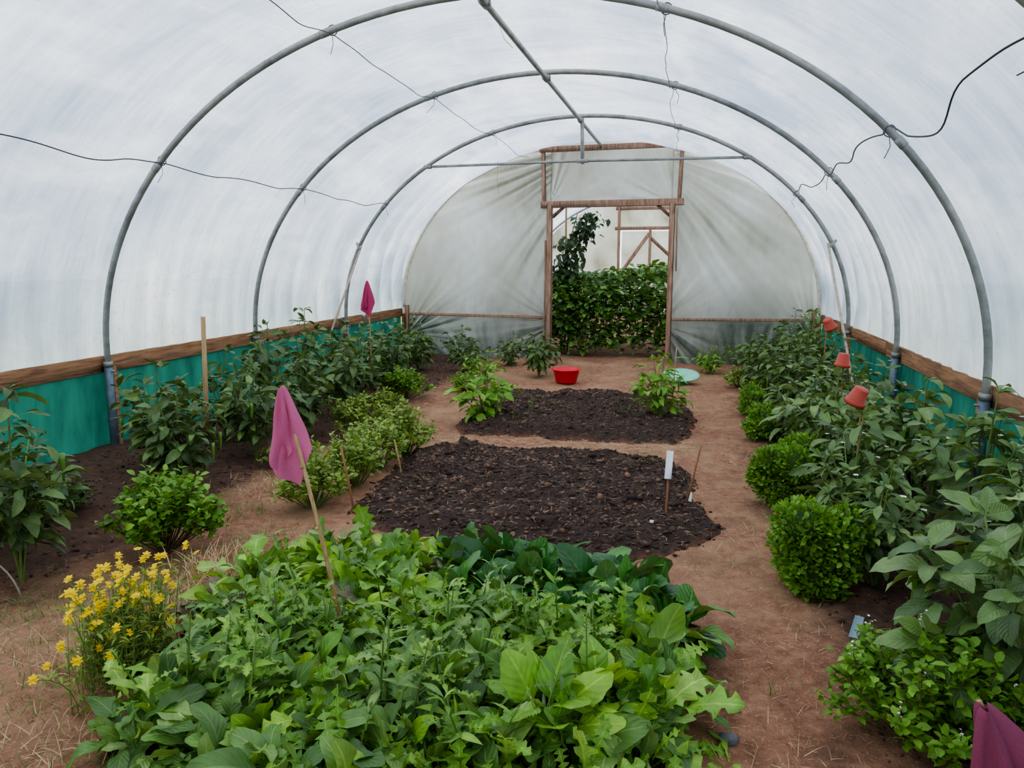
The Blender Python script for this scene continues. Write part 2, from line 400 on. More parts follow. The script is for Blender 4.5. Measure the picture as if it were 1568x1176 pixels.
def mat_soil():
    t = NT('dark_compost'); o = t.obj(); n2 = t.noise(o, 22, 6, 0.75); n3 = t.noise(o, 90, 4, 0.7); n5 = t.noise(o, 5, 4, 0.7)
    uv = t.n('ShaderNodeTexCoord').outputs['UV']; su = t.n('ShaderNodeSeparateXYZ'); t.t.links.new(uv, su.inputs[0])
    c = t.ramp(n2, [(0.3, srgb(44,32,28)), (0.55, srgb(78,58,48)), (0.78, srgb(124,94,78))])
    c = t.mix(t.ramp(n3, [(0.60, (0,0,0)), (0.70, (0.6,0.6,0.6))]), c, srgb(160,124,102))
    edge = t.ramp(n2, [(0.25, srgb(84,56,42)), (0.6, srgb(126,88,66)), (0.8, srgb(160,118,90))])
    m = t.ramp(t.math('ADD', su.outputs[0], t.math('MULTIPLY', t.math('SUBTRACT', n5, 0.5), 1.1)), [(0.30, (0,0,0)), (0.65, (1,1,1))])
    c = t.mix(m, edge, c)
    p = t.n('ShaderNodeBsdfPrincipled', Base_Color=c, Roughness=0.95)
    t.set(p, 'Normal', t.bump(t.math('ADD', n2, n3), 0.9, 0.025)); return t.end(p.outputs[0])
M_soil = mat_soil()
M_clod = leafmat('soil_clod', [srgb(46,33,29), srgb(80,60,50), srgb(62,46,40), srgb(134,102,84), srgb(56,41,36)], 0.95, 0, 0.0)
M_grass = simple('outside_grass', srgb(96,120,66), 0.9, scale=2, var=0.4)
M_flag = simple('pink_cloth', srgb(216,116,158), 0.85, var=0.06, scale=200, transl=0.3)
M_flagd = simple('dark_pink_cloth', srgb(190,66,112), 0.85, var=0.1, scale=200, transl=0.2)
M_flagp = simple('maroon_cloth', srgb(150,72,102), 0.85, var=0.1, scale=200, transl=0.1)
M_pot = simple('terracotta_plastic', srgb(178,70,52), 0.5, var=0.1)
M_red = simple('red_plastic', srgb(226,28,48), 0.35, var=0.05)
M_aqua = simple('mint_plastic', srgb(140,220,188), 0.35, var=0.05, transl=0.15)
M_label = simple('white_label', srgb(242,243,245), 0.4, var=0.04)
M_blue = simple('pale_blue_plastic', srgb(168,200,214), 0.4, var=0.05)

# ------------------------------------------------------------------ shell
A0, B0, H0 = 2.75, 2.13, 0.70
HOOPS = [-2.99, -1.14, 0.71, 2.56, 4.41, 6.26, 8.16]
YEND = 10.02; YFRONT = -3.2
gn = Sines(1, 1.2, 14); gn2 = Sines(2, 18, 60)
xs = np.arange(-2.84, 2.85, 0.05); ys = np.arange(YFRONT-0.3, 20.0, 0.06)
X, Y = np.meshgrid(xs, ys, indexing='ij')
def gz(x, y):
    x = np.asarray(x, float)
    side = np.clip((np.abs(x)-1.5)/0.4, 0, 1)*0.03
    return 0.010*gn(x, y)+0.005*gn2(x, y)+side
mb = MB(); mb.add(np.stack([X, Y, gz(X, Y)], 2).reshape(-1, 3), grid_faces(len(xs), len(ys)), 0)
mb.build('floor', [M_ground])
mb = MB(); lz = Sines(3, 0.3, 2)
for x0, x1, y0, y1 in ((-45, -2.95, -37, 53), (2.95, 45, -37, 53), (-2.95, 2.95, -37, -3.6), (-2.95, 2.95, 20.1, 53)):
    X, Y = np.meshgrid(np.linspace(x0, x1, 30), np.linspace(y0, y1, 40), indexing='ij')
    Zl = -0.06+0.02*lz(X, Y)
    mb.add(np.stack([X, Y, Zl], 2).reshape(-1, 3), grid_faces(30, 40), 0)
mb.build('lawn', [M_grass])

fn = Sines(5, 1.0, 7); fn2 = Sines(6, 8, 30)
def cover(name, y0, y1, hoops, seed=0):
    th = np.linspace(0, math.pi, 151)
    ys = np.arange(y0, y1+0.03, 0.04); ys[-1] = y1
    T, Yg = np.meshgrid(th, ys, indexing='ij')
    r = 0.008*fn(T*2.5, Yg)+0.0018*fn2(T*2.5, Yg)
    d = np.min(np.abs(Yg[..., None]-np.array(hoops)), axis=-1)
    r -= 0.026*np.clip(d/0.9, 0, 1)**0.7*np.sin(T)
    low = np.clip(1-np.sin(T)/0.9, 0, 1)
    m = np.clip((Yg-(y1-3.8))/1.8, 0, 1)*low
    f1 = np.sin(Yg*13+3*np.sin(T*3)+2.2*np.sin(Yg*1.9+T*2)); f2 = np.sin(Yg*25+2*np.sin(Yg*2.2)+2*T)
    r += 0.032*m*f1+0.010*low*f2
    c1 = np.abs(np.sin(T*3.2+Yg*1.5+fn(T, Yg)*.35))**30*np.clip(fn(Yg*.7, T*1.3)+.2, 0, 1)
    c2 = np.abs(np.sin(T*2.6-Yg*1.9+fn(Yg, T)*.35))**36*np.clip(fn(Yg*.6+4, T*1.1)+.1, 0, 1)
    r += (0.007*c1+.006*c2)*(d > .06)
    cr = .5+.42*m*f1+.22*low*f2*np.clip(fn(Yg*.5, T)+.4, 0, 1)+.28*c1-.26*c2-.05*np.exp(-(d/.05)**2)  # fold light and shade for the film colour, slightly darker at hoops
    Xc = (A0+0.055+r)*-np.cos(T); Zc = H0+(B0+0.055+r)*np.sin(T)
    st = lambda a: np.vstack([a[:1], a, a[-1:]])
    X = st(Xc); Z = np.vstack([Zc[:1]-0.12, Zc, Zc[-1:]-0.12]); Yg = st(Yg); cr = st(np.clip(cr, 0, 1))
    mb = MB(); mb.add(np.stack([X, Yg, Z], 2).reshape(-1, 3), grid_faces(X.shape[0], X.shape[1]), 0, np.stack([cr, cr*0], 2))
    return mb
mb = cover('ceiling', YFRONT, YEND, HOOPS)
def patch(y, z, w, h, sgn=1):
    s = math.sqrt(max(0, 1-((z-H0)/(B0+0.02))**2)); nrm = np.array([sgn*s/A0, 0, (z-H0)/B0**2]); nrm /= np.linalg.norm(nrm)
    t2 = np.cross(nrm, [0, 1, 0]); c = np.array([sgn*(A0+0.005)*s, y, z])
    g = np.linspace(-1, 1, 5); v = []
    for a in g:
        for b in g:
            e = 1+0.18*math.sin(7*a+5*b+y*9)
            v.append(c+np.array([0, 1, 0])*a*w/2*e+t2*b*h/2*e)
    mb.add(v, grid_faces(5, 5), 1)
for q in [(5.69,1.30,.06,.16),(5.2,1.31,.09,.09),(5.5,1.08,.05,.2),(4.9,0.95,.05,.05)]: patch(*q)
def mat_tape():
    t = NT('repair_tape'); p = t.n('ShaderNodeBsdfDiffuse', Color=t.ramp(t.noise(t.obj(), 30), [(.3, (.9,.9,.91)), (.7, (1,1,1))]))
    tr = t.n('ShaderNodeBsdfTranslucent', Color=(.98,.98,1,1)); m = t.n('ShaderNodeMixShader', _0=.8)
    t.set(m, 1, p.outputs[0]); t.set(m, 2, tr.outputs[0])
    tp = t.n('ShaderNodeBsdfTransparent'); m2 = t.n('ShaderNodeMixShader', _0=.5); t.set(m2, 1, m.outputs[0]); t.set(m2, 2, tp.outputs[0]); return t.end(m2.outputs[0])
mb.build('ceiling', [M_film, mat_tape()])

def netwall(name, sgn, y0, y1):
    ys = np.arange(y0, y1, 0.06); zs = np.linspace(-0.05, 0.60, 12)
    Yg, Z = np.meshgrid(ys, zs, indexing='ij'); n = Sines(11 if sgn > 0 else 12, 3, 16)
    Xg = sgn*(A0+0.05+0.012*n(Yg, Z*0.4)*(1-(Z/0.62)**2))
    mb = MB(); mb.add(np.stack([Xg, Yg, Z], 2).reshape(-1, 3), grid_faces(len(ys), 12), 0)
    return mb.build(name, [M_net])
netwall('wall_left', -1, YFRONT, YEND); netwall('wall_right', 1, YFRONT, YEND)
for nm, s in (('baseboard_left', -1), ('baseboard_right', 1)):
    mb = MB(); y = YFRONT
    while y < YEND-0.1:
        y2 = min(y+3.3, YEND-0.02)
        beam(mb, (s*(A0+0.045), y+0.004, 0.615), (s*(A0+0.045), y2, 0.615), 0.032, 0.115)
        y = y2
    for yy in np.arange(-2.1, 9.5, 1.85):
        beam(mb, (s*(A0+0.005), yy+1.0, -0.05), (s*(A0+0.005), yy+1.0, 0.60), 0.05, 0.04)
    mb.build(nm, [M_board])

def hoop(y, name='tunnel_hoop'):
    mb = MB(); th = np.linspace(0, math.pi, 65)
    pts = np.stack([-A0*np.cos(th), np.full(65, y), H0+B0*np.sin(th)], 1)
    pts = np.vstack([[[-A0, y, 0.45]], pts, [[A0, y, 0.45]]])
    tube(mb, pts, 0.021, 0.021, 0, 12)
    for s in (-1, 1):
        tube(mb, [(s*A0, y, -0.1), (s*A0, y, 0.3), (s*A0, y, 0.62)], 0.029, 0.029, 1, 12)
        tube(mb, [(s*A0, y, 0.60), (s*A0, y, 0.635)], 0.034, 0.034, 0, 12)
        tube(mb, [(s*(A0-0.05), y, 0.57), (s*(A0+0.02), y, 0.57)], 0.007, 0.007, 0, 6)
    tube(mb, [(0, y-0.05, H0+B0-0.045), (0, y+0.05, H0+B0-0.045)], 0.028, 0.028, 0, 10)
    tube(mb, [(0.03, y, H0+B0-0.07), (0.03, y, H0+B0+0.02)], 0.008, 0.008, 0, 6)
    for a in (0.62, math.pi-0.62, 1.2, math.pi-1.2):
        k = np.linspace(a-0.012, a+0.012, 3)
        tube(mb, np.stack([-A0*np.cos(k), np.full(3, y), H0+B0*np.sin(k)], 1), 0.0245, 0.0245, 0, 10)
    return mb.build(name, [M_steel, M_steelb])
for y in HOOPS: hoop(y)
mb = MB(); zr = H0+B0-0.045
tube(mb, [(0, YFRONT+.05, zr), (0, 3, zr), (0, 6.2, zr), (0, YEND-.06, zr+0.0)], 0.019, 0.019, 0, 10)
mb.build('ridge_pole', [M_steel])
mb = MB(); yb = 8.16
tube(mb, [(-1.72, yb, 2.36), (0, yb, 2.375), (1.72, yb, 2.36)], 0.014, 0.014, 0, 10)
tube(mb, [(0.02, yb-0.02, zr), (0.03, yb-0.02, 2.34)], 0.02, 0.02, 0, 10)
tube(mb, [(-0.03, yb-0.02, 2.375), (0.09, yb-0.02, 2.375)], 0.024, 0.024, 0, 10)
for s in (-1, 1): tube(mb, [(s*1.66, yb, 2.36), (s*1.74, yb, 2.36)], 0.022, 0.022, 0, 10)
mb.build('crop_bar', [M_steel])
M_pole = simple('pale_grey_pole', srgb(176,160,140), 0.6)
for s in (-1, 1):
    e = (s*2.50, 6.0, 0.02) if s > 0 else (s*2.52, 7.2, .45)
    mb = MB(); tube(mb, [(s*2.50, 8.10, 1.50), tuple((np.array((s*2.50, 8.10, 1.50))+np.array(e))/2), e], 0.012, 0.012, 0, 10)
    tube(mb, [(s*2.50, 8.05, 1.46), (s*2.58, 8.16, 1.53)], 0.016, 0.016, 1, 8)
    mb.build('diagonal_brace', [M_pole, M_steel])

# end wall (far) -----------------------------------------------------
DX0, DX1, DH = -0.66, 0.92, 2.06
def top(x, e=0.14): return H0+(B0+e)*math.sqrt(max(0, 1-(x/(A0+0.06))**2))
M_roll = simple('film_edge_roll', srgb(214,208,190), 0.6)
def endwall(name, y, e=0.12, mat=M_efilm, amp=1.0):
    mb = MB(); nA = Sines(21, 2, 9); nB = Sines(22, 3, 20)
    def panel(x0, x1, zlo, nx, nz, corners):
        xs = np.linspace(x0, x1, nx); V = []
        for x in xs:
            zt = top(x, e)
            V.append([(x, z) for z in np.linspace(zlo, max(zlo+0.02, zt), nz)])
        V = np.array(V); x = V[..., 0]; z = V[..., 1]; yy = np.zeros_like(x); cr = np.zeros_like(x)
        for (cx, cz, k, a0, rl) in corners:
            dx = x-cx; dz = z-cz; r = np.hypot(dx, dz); an = np.arctan2(dz, dx)
            env = np.clip(.6+.5*np.sin(an*3.3+cx*5+nA(x*.4, z*.4)), 0, 1)
            w = np.sin(k*an+.9*nA(x*.5, z*.5)+2.5*np.sin(an*5)); w = np.sign(w)*np.abs(w)**1.6
            w = env*(w+.45*np.sin(k*2.1*an+2*nA(x*.4, z*.4)))*np.clip(r/0.25, 0, 1)*np.exp(-(r/rl)**2)
            yy += a0*w; cr += w
        cr += .35*nA(x*.8, z*.8)
        yy += 0.016*nA(x, z)+0.004*nB(x, z)
        uv = np.stack([np.clip(.52+.30*cr, 0, 1), z/3], 2)  # u carries the crease shading painted into the end film
        mb.add(np.stack([x, y+yy*amp, z], 2).reshape(-1, 3), grid_faces(nx, nz), 0, uv)
    panel(-A0-0.04, DX0+0.02, -0.03, 160, 150, [(DX0+.5, DH+.7, 44, 0.035, 1.9), (DX0+.1, 0.5, 22, 0.015, .6), (-A0, 0.3, 26, 0.02, 1.0), (-1.4, -.6, 30, .025, .9)])
    panel(DX1-0.02, A0+0.04, -0.03, 160, 150, [(DX1-.5, DH+.7, 44, 0.035, 1.9), (DX1-.1, 0.5, 22, 0.015, .6), (A0, 0.3, 26, 0.02, 1.0), (1.9, -.6, 30, .025, .9)])
    panel(DX0, DX1, DH, 80, 50, [(DX0, DH, 18, 0.010, .7), (DX1, DH, 18, 0.010, .7)])
    th = np.linspace(0, math.pi, 65)
    pts = np.stack([-(A0+0.0)*np.cos(th), np.full(65, y-0.03), H0+(B0+e)*np.sin(th)-0.01], 1)
    tube(mb, pts, 0.02, 0.02, 1, 8)
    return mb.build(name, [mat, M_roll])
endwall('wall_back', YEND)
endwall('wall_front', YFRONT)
def doorframe(name, y):
    mb = MB(); yy = y-0.05
    beam(mb, (DX0, yy, -0.03), (DX0, yy, DH), 0.07, 0.075); beam(mb, (DX1, yy, -0.03), (DX1, yy, DH), 0.07, 0.075)
    beam(mb, (DX0-0.12, yy, DH), (DX1+0.14, yy, DH+0.01), 0.06, 0.085)
    beam(mb, (DX0-0.08, yy+0.01, DH+0.03), (DX0-0.10, yy+0.01, 2.90), 0.05, 0.05)
    beam(mb, (DX1+0.08, yy+0.01, DH+0.03), (DX1+0.10, yy+0.01, 2.84), 0.05, 0.05)
    beam(mb, (DX0-0.14, yy-0.01, 2.76), (DX1+0.16, yy-0.01, 2.775), 0.05, 0.07)
    beam(mb, (-A0+0.04, yy, 0.60), (DX0-0.04, yy, 0.58), 0.035, 0.036); beam(mb, (DX1+0.04, yy, 0.58), (A0-0.04, yy, 0.60), 0.035, 0.036)
    beam(mb, (-A0+0.06, yy, -0.03), (-A0+0.06, yy, 0.72), 0.05, 0.05); beam(mb, (A0-0.06, yy, -0.03), (A0-0.06, yy, 0.72), 0.05, 0.05)
    beam(mb, (DX0+0.03, yy+0.04, 1.9), (DX0+0.2, yy+0.04, 2.05), 0.03, 0.04); beam(mb, (DX1-0.03, yy+0.04, 1.9), (DX1-0.2, yy+0.04, 2.05), 0.03, 0.04)
    beam(mb, (DX0-0.06, yy-0.03, 0.0), (DX0-0.05, yy-0.03, 1.6), 0.02, 0.03)
    beam(mb, (DX1+0.07, yy-0.03, 1.2), (DX1+0.06, yy-0.03, 2.0), 0.02, 0.03)
    return mb.build(name, [M_frame])
doorframe('door_1', YEND)
doorframe('door_2', YFRONT+0.15)

# second tunnel beyond ------------------------------------------------
Y2 = 19.0; H2 = [10.6, 12.5, 14.4, 16.3, 18.2]
mb = cover('c', 10.12, Y2, H2); mb.build('neighbouring_tunnel_cover', [M_film])
for y in H2: hoop(y)
netwall('neighbouring_tunnel_netting', -1, 10.1, Y2); netwall('neighbouring_tunnel_netting', 1, 10.1, Y2)
mb = MB()
nA = Sines(31, 2, 9)
for x0, x1, zl, zh in ((-A0, -0.62, -0.03, 0), (0.95, A0, -0.03, 0), (-0.62, 0.95, 2.1, 0), (-.55, .12, 0, 2.05), (.16, .92, 0, 2.05)):
    xx = np.linspace(x0, x1, 40); V = []
    for x in xx: V.append([(x, Y2, z) for z in np.linspace(zl, zh or max(zl+.02, top(x, 0.05)), 30)])
    V = np.array(V); q = nA(V[..., 0]*2, V[..., 2]*2); V[..., 1] += 0.02*q
    mb.add(V.reshape(-1, 3), grid_faces(40, 30), 0, np.stack([.5+.15*q, q*0], 2))
for a, b in [((-0.62, -0.03), (-0.62, 2.75)), ((0.14, 0), (0.14, 2.1)), ((0.92, -0.03), (0.92, 2.75)), ((-0.72, 2.12), (1.0, 2.12)), ((-0.7, 2.6), (1.0, 2.6)), ((-0.58, 1.0), (0.12, 2.0)), ((-0.58, 1.0), (0.14, 1.0)), ((0.14, 1.9), (0.9, 1.2))]:
    beam(mb, (a[0], Y2-0.06, a[1]), (b[0], Y2-0.06, b[1]), 0.06, 0.08, 1)
mb.build('neighbouring_tunnel_end', [M_efilm, M_frame])
mb = MB(); th = np.linspace(0, math.pi, 24)
tube(mb, np.vstack([[(-1.35, 13.5, 0)], np.stack([-1.0-0.35*np.cos(th), np.full(24, 13.5), 0.9+0.42*np.sin(th)], 1), [(-0.65, 13.5, 0)]]), 0.02, 0.02, 0, 8)
tube(mb, [(-1.34, 13.5, 0.95), (-0.66, 13.5, 0.95)], 0.012, 0.012, 0, 6)
mb.build('hooped_trolley_handle', [M_steelb])

# ------------------------------------------------------------------ soil beds
ico_v = []; phi = (1+5**.5)/2
for a, b in ((-1, phi), (1, phi), (-1, -phi), (1, -phi)): ico_v += [(a, b, 0)]
for a, b in ((-1, phi), (1, phi), (-1, -phi), (1, -phi)): ico_v += [(0, a, b)]
for a, b in ((phi, -1), (phi, 1), (-phi, -1), (-phi, 1)): ico_v += [(a, 0, b)]
ico_v = np.array(ico_v, float)/1.9
ico_f = np.array([(0,11,5),(0,5,1),(0,1,7),(0,7,10),(0,10,11),(1,5,9),(5,11,4),(11,10,2),(10,7,6),(7,1,8),(3,9,4),(3,4,2),(3,2,6),(3,6,8),(3,8,9),(4,9,5),(2,4,11),(6,2,10),(8,6,7),(9,8,1)])
def clods(mb, P, S, mat):
    n = len(P); st = R.uniform(0.45, 1.5, (n, 1, 3))
    V = ico_v[None]*st*S[:, None, None]+R.normal(0, 0.15, (n, 12, 3))*S[:, None, None]
    a = R.uniform(0, 6.28, n); c, s = np.cos(a)[:, None], np.sin(a)[:, None]
    V = np.stack([V[..., 0]*c-V[..., 1]*s, V[..., 0]*s+V[..., 1]*c, V[..., 2]*0.7], 2)+P[:, None]
    mb.add(V.reshape(-1, 3), (ico_f[None]+(np.arange(n)*12)[:, None, None]).reshape(-1, 3), mat)
def bed(cx, cy, hx, hy, hgt, ncl, seed, name='soil_bed', pw=4.2, shear=0.0):
    n1 = Sines(seed, 2, 9); n2 = Sines(seed+1, 14, 50); n3 = Sines(seed+2, 50, 130); E = 1.22
    xs = np.linspace(cx-hx*E, cx+hx*E, 130); ys = np.linspace(cy-hy*E, cy+hy*E, 130)
    def hh(X, Y):
        Xs = X-shear*(Y-cy)
        q = (np.abs((Xs-cx)/hx)**pw+np.abs((Y-cy)/hy)**pw)**(1/pw)+0.05*n1(X, Y)+.02*n2(X, Y)
        m = np.clip((1.12-q)/0.28, 0, 1); m = m*m*(3-2*m)
        return -0.045+(hgt+0.045)*m+m*(0.014*n1(X*1.7, Y*1.7)+0.011*n2(X, Y)+0.005*n3(X, Y))+0.01+gz(X, Y)*(1-m), m
    X, Y = np.meshgrid(xs, ys, indexing='ij'); Z, M = hh(X, Y)
    mb = MB(); mb.add(np.stack([X, Y, Z], 2).reshape(-1, 3), grid_faces(130, 130), 0, np.stack([M, M*0], 2))
    x = R.uniform(cx-hx*E, cx+hx*E, ncl); y = R.uniform(cy-hy*E, cy+hy*E, ncl); z, m = hh(x, y)
    k = R.uniform(0, 1, ncl) < np.clip(m*1.4-.25, 0, 1); z = np.maximum(z, gz(x, y))
    S = np.minimum(.020, np.exp(R.normal(math.log(0.0070), 0.5, ncl)))
    clods(mb, np.stack([x, y, z+0.001], 1)[k], S[k], 1)
    ns = ncl//8; x = R.uniform(cx-hx, cx+hx, ns); y = R.uniform(cy-hy, cy+hy, ns); z, m = hh(x, y)
    add_leaves(mb, TP_BLA, np.stack([x, y, z+0.012], 1), dirs(R.uniform(0, 6.28, ns), R.uniform(-.05, .15, ns)), R.uniform(.02, .06, ns), 2)
    return mb.build(name, [M_soil, M_clod, M_dry])
bed(0.36, 2.30, 0.88, 0.78, 0.05, 1200, 40)
bed(0.38, 4.08, 0.98, 0.93, 0.07, 10000, 50)
bed(0.27, 6.42, 0.94, 0.98, 0.06, 6500, 60)
mb = MB()
for s, x0, x1 in ((-1, -2.65, -1.4), (1, 1.75, 2.65)):
    n = 3000; x = R.uniform(x0, x1, n); y = R.uniform(1.0, 9.8, n)
    clods(mb, np.stack([x, y, gz(x, y)+0.002], 1), np.exp(R.normal(math.log(0.0065), 0.3, n)), 0)
mb.build('soil_crumbs', [M_clod])
mb = MB(); n = 17000
x = R.uniform(-1.5, 1.8, n); y = 0.9+8.9*R.uniform(0, 1, n)**1.4
P = np.stack([x, y, gz(x, y)+0.006], 1)
add_leaves(mb, TP_BLA[:1], P, dirs(R.uniform(0, 6.28, n), R.uniform(-.04, .06, n)), R.uniform(.008, .045, n), 0)
# thicker straw drift on the cross path between the beds
n = 2500; x = R.uniform(-.7, 1.3, n); y = R.normal(5.28, .12, n)
add_leaves(mb, TP_BLA[:1], np.stack([x, y, gz(x, y)+.008], 1), dirs(R.uniform(0, 6.28, n), R.uniform(-.04, .06, n)), R.uniform(.02, .06, n), 0)
mb.build('straw_litter', [M_dry])
mb = MB(); n = 900; x = R.uniform(-1.4, 1.8, n); y = R.uniform(1, 9.8, n)
clods(mb, np.stack([x, y, gz(x, y)+0.001], 1), R.uniform(.002, .007, n), 0)
mb.build('path_pebbles', [simple('path_pebble', srgb(150,108,84), 0.9, var=0.35)])

# ------------------------------------------------------------------ plants
def bez(p0, p1, p2, n=8):
    t = np.linspace(0, 1, n)[:, None]; return (1-t)**2*p0+2*t*(1-t)*p1+t*t*p2

def pepper(x, y, h, w, n=240, ls=0.115, mat=None, tp=None, seed=0, name='pepper_plant', fruit=3, low=0.25, white=6):
    r = np.random.default_rng(seed+1000); mb = MB(); b = np.array([x, y, 0.0])
    nb = 11; per = n//nb
    for i in range(nb):
        az = i/nb*6.28+r.uniform(-.4, .4); rad = w*r.uniform(.25, 1.0); hz = h*r.uniform(.6, 1.0)*(1-0.25*rad/w)
        if i == 0: rad = 0.03; hz = h*0.98
        ep = b+np.array([math.cos(az)*rad, math.sin(az)*rad, hz])
        pts = bez(b-np.array([0, 0, .03]), b+np.array([math.cos(az)*rad*.15, math.sin(az)*rad*.15, hz*.6]), ep, 9)
        tube(mb, pts, 0.007, 0.003, 1, 5, False)
        t = r.uniform(low, 1.0, per)**0.8; t[:4] = 1.0
        P = np.stack([np.interp(t, np.linspace(0, 1, 9), pts[:, k]) for k in range(3)], 1)
        la = r.uniform(0, 6.28, per)
        out = dirs(la, np.where(t > .97, r.uniform(-.1, .9, per), r.uniform(-.55, .35, per)))
        out[:, :2] += 0.5*np.array([math.cos(az), math.sin(az)])
        sp = r.uniform(0, 0.08, per)[:, None]
        P2 = P+unit(out)*sp*(t < .97)[:, None]
        S = ls*r.uniform(.65, 1.2, per)*np.where(t > .97, .7, 1)
        lim = A0-.02-S*.8
        k0 = np.abs(P2[:, 0]) < lim
        add_leaves(mb, tp or TP_PEP, P2[k0], out[k0], S[k0], 0, 0.4, r)
        for k in range(0, per, 3):
            if sp[k] > 0.02: tube(mb, [P[k], P2[k]], 0.002, 0.0015, 1, 4, False)
    for i in range(fruit):
        az = r.uniform(0, 6.28); c = b+np.array([math.cos(az)*w*.7, math.sin(az)*w*.7, h*r.uniform(.35, .65)])
        L = r.uniform(.06, .1)
        tube(mb, [c+(0, 0, .03), c, c-(0, 0, L*.4), c-(.004, 0, L*.8), c-(.008, 0, L)], 0.011, 0.003, 2, 8)
    if white:
        k = white; a = r.uniform(0, 6.28, k); rr = w*r.uniform(.3, 1, k)
        for i in range(k):
            c = b+np.array([math.cos(a[i])*rr[i], math.sin(a[i])*rr[i], h*r.uniform(.6, .95)])
            add_leaves(mb, TP_BAS, np.repeat(c[None], 6, 0), dirs(np.arange(6)*1.047, np.full(6, .3)), np.full(6, .012), 3, 0.1, r)
    return mb.build(name, [mat or M_pep, M_stem, M_pepper, M_white], loc=(x, y, 0))

L = [(-1.48,2.42,.84,.28,300),(-1.85,2.62,.70,.24,200),(-1.62,3.62,.66,.34,320),(-2.05,4.0,.70,.30,220),(-1.62,4.4,.62,.28,260),(-2.1,4.8,.72,.28,200),
     (-1.62,5.05,.66,.28,260),(-2.15,5.45,.84,.24,190),(-1.68,5.8,.74,.3,280),(-2.2,6.15,.92,.22,160),(-1.80,6.5,.74,.28,240),(-2.2,6.9,.72,.28,180),(-1.80,7.25,.72,.28,220),(-2.2,7.9,.66,.28,180),(-1.95,8.4,.6,.28,200),(-2.3,9.1,.6,.26,150)]
for i, (x, y, h, w, n) in enumerate(L): pepper(x, y, h, w, n, seed=i, ls=0.125 if y < 5 else .13, white=0)
Rr = [(2.12,2.28,.68,.34,210,.17,1),(2.5,1.85,.55,.26,160,.15,0),(1.98,3.15,.52,.26,280,.09,2),(2.42,2.8,.74,.3,280,.13,0),(2.45,3.5,.80,.3,260,.13,2),
      (2.10,4.0,.62,.28,280,.12,0),(2.42,4.35,.72,.28,220,.13,2),(2.05,4.75,.66,.34,340,.13,2),(2.42,5.2,.66,.28,200,.13,0),(2.05,5.5,.64,.30,260,.13,0),
      (2.38,6.05,.64,.28,200,.13,2),(2.05,6.35,.62,.30,260,.13,0),(2.4,6.9,.72,.28,220,.13,0),(2.05,7.2,.62,.28,240,.13,0),(2.35,7.8,.86,.28,240,.13,2),(2.0,8.1,.64,.28,220,.13,0),(2.3,8.8,.80,.28,220,.13,0),(1.9,9.1,.5,.28,180,.12,2)]
for i, (x, y, h, w, n, ls, k) in enumerate(Rr):
    pepper(x, y, h, w, n, ls, M_pepl if k else M_pep, TP_BIG if k == 1 else None, seed=i+40, low=.3, white=4)
pepper(-0.50, 8.5, .52, .24, 200, .12, seed=80, fruit=4, white=0)
pepper(-0.42, 5.85, .46, .28, 190, .13, M_bas, TP_BIG, seed=81, name='aubergine_seedling', fruit=0, white=3, low=.1)
pepper(0.98, 6.25, .58, .22, 170, .12, M_bas, TP_PEP, seed=82, name='chilli_plant', fruit=2, white=0)
pepper(-1.0, 7.85, .36, .28, 200, .09, M_bas, TP_LAN+TP_PEP, seed=83, name='low_herb', fruit=0, white=0, low=.1)
pepper(-1.35, 8.6, .38, .28, 180, .10, M_pep, None, seed=84, name='low_herb', fruit=0, white=0, low=.1)
pepper(1.45, 9.3, .3, .24, 150, .09, M_bas, None, seed=85, name='low_herb', fruit=0, white=0, low=.1)
pepper(-1.0, 9.2, .42, .28, 160, .10, M_pep, None, seed=86, name='low_herb', fruit=0, white=0, low=.1)
pepper(-1.7, 9.3, .5, .28, 160, .11, M_pep, None, seed=87, name='low_herb', fruit=0, white=0, low=.1)

def basil_ball(x, y, rx, h, n, seed, ls=.026, mat=M_bas, name='bush_basil'):
    r = np.random.default_rng(seed); mb = MB()
    cl = [(0, 0, .50, .80)]
    for i in range(7): a = i/7*6.28+r.uniform(-.4, .4); cl.append((math.cos(a)*r.uniform(.3, .6), math.sin(a)*r.uniform(.3, .6), r.uniform(.22, .82), r.uniform(.36, .56)))
    nn = Sines(seed, 6, 18)
    for (dx, dy, dz, k) in cl:
        c = np.array([x+dx*rx, y+dy*rx, h*dz]); e = np.array([rx, rx, h*.5])*k
        m = int(n*k*k/2.0); d = unit(r.normal(0, 1, (m, 3)))
        P = c+d*e*r.uniform(.75, 1.12, m)[:, None]; P[:, 2] = np.maximum(P[:, 2], .015)
        F = d*0.8+r.normal(0, .45, (m, 3))+np.array([0, 0, .5])
        add_leaves(mb, TP_BAS, P, F, ls*r.uniform(.7, 1.4, m), 0, .6, r)
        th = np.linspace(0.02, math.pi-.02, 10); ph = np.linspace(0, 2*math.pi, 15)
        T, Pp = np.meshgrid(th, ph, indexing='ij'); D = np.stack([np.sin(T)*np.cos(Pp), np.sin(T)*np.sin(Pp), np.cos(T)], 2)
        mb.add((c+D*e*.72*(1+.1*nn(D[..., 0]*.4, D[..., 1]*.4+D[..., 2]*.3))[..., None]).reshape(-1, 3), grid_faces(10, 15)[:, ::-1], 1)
    for a in np.linspace(0, 6.28, 7)[:-1]: tube(mb, [(x, y, -.02), (x+math.cos(a)*rx*.5, y+math.sin(a)*rx*.5, h*.4)], .006, .003, 2, 5)
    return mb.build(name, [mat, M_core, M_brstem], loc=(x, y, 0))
basil_ball(1.74, 3.08, .20, .36, 5200, 1)
basil_ball(1.72, 4.12, .18, .38, 4600, 2)
basil_ball(1.86, 4.50, .16, .36, 2600, 3)
basil_ball(1.80, 5.8, .17, .28, 2400, 4)
basil_ball(1.78, 6.7, .16, .24, 1800, 5)

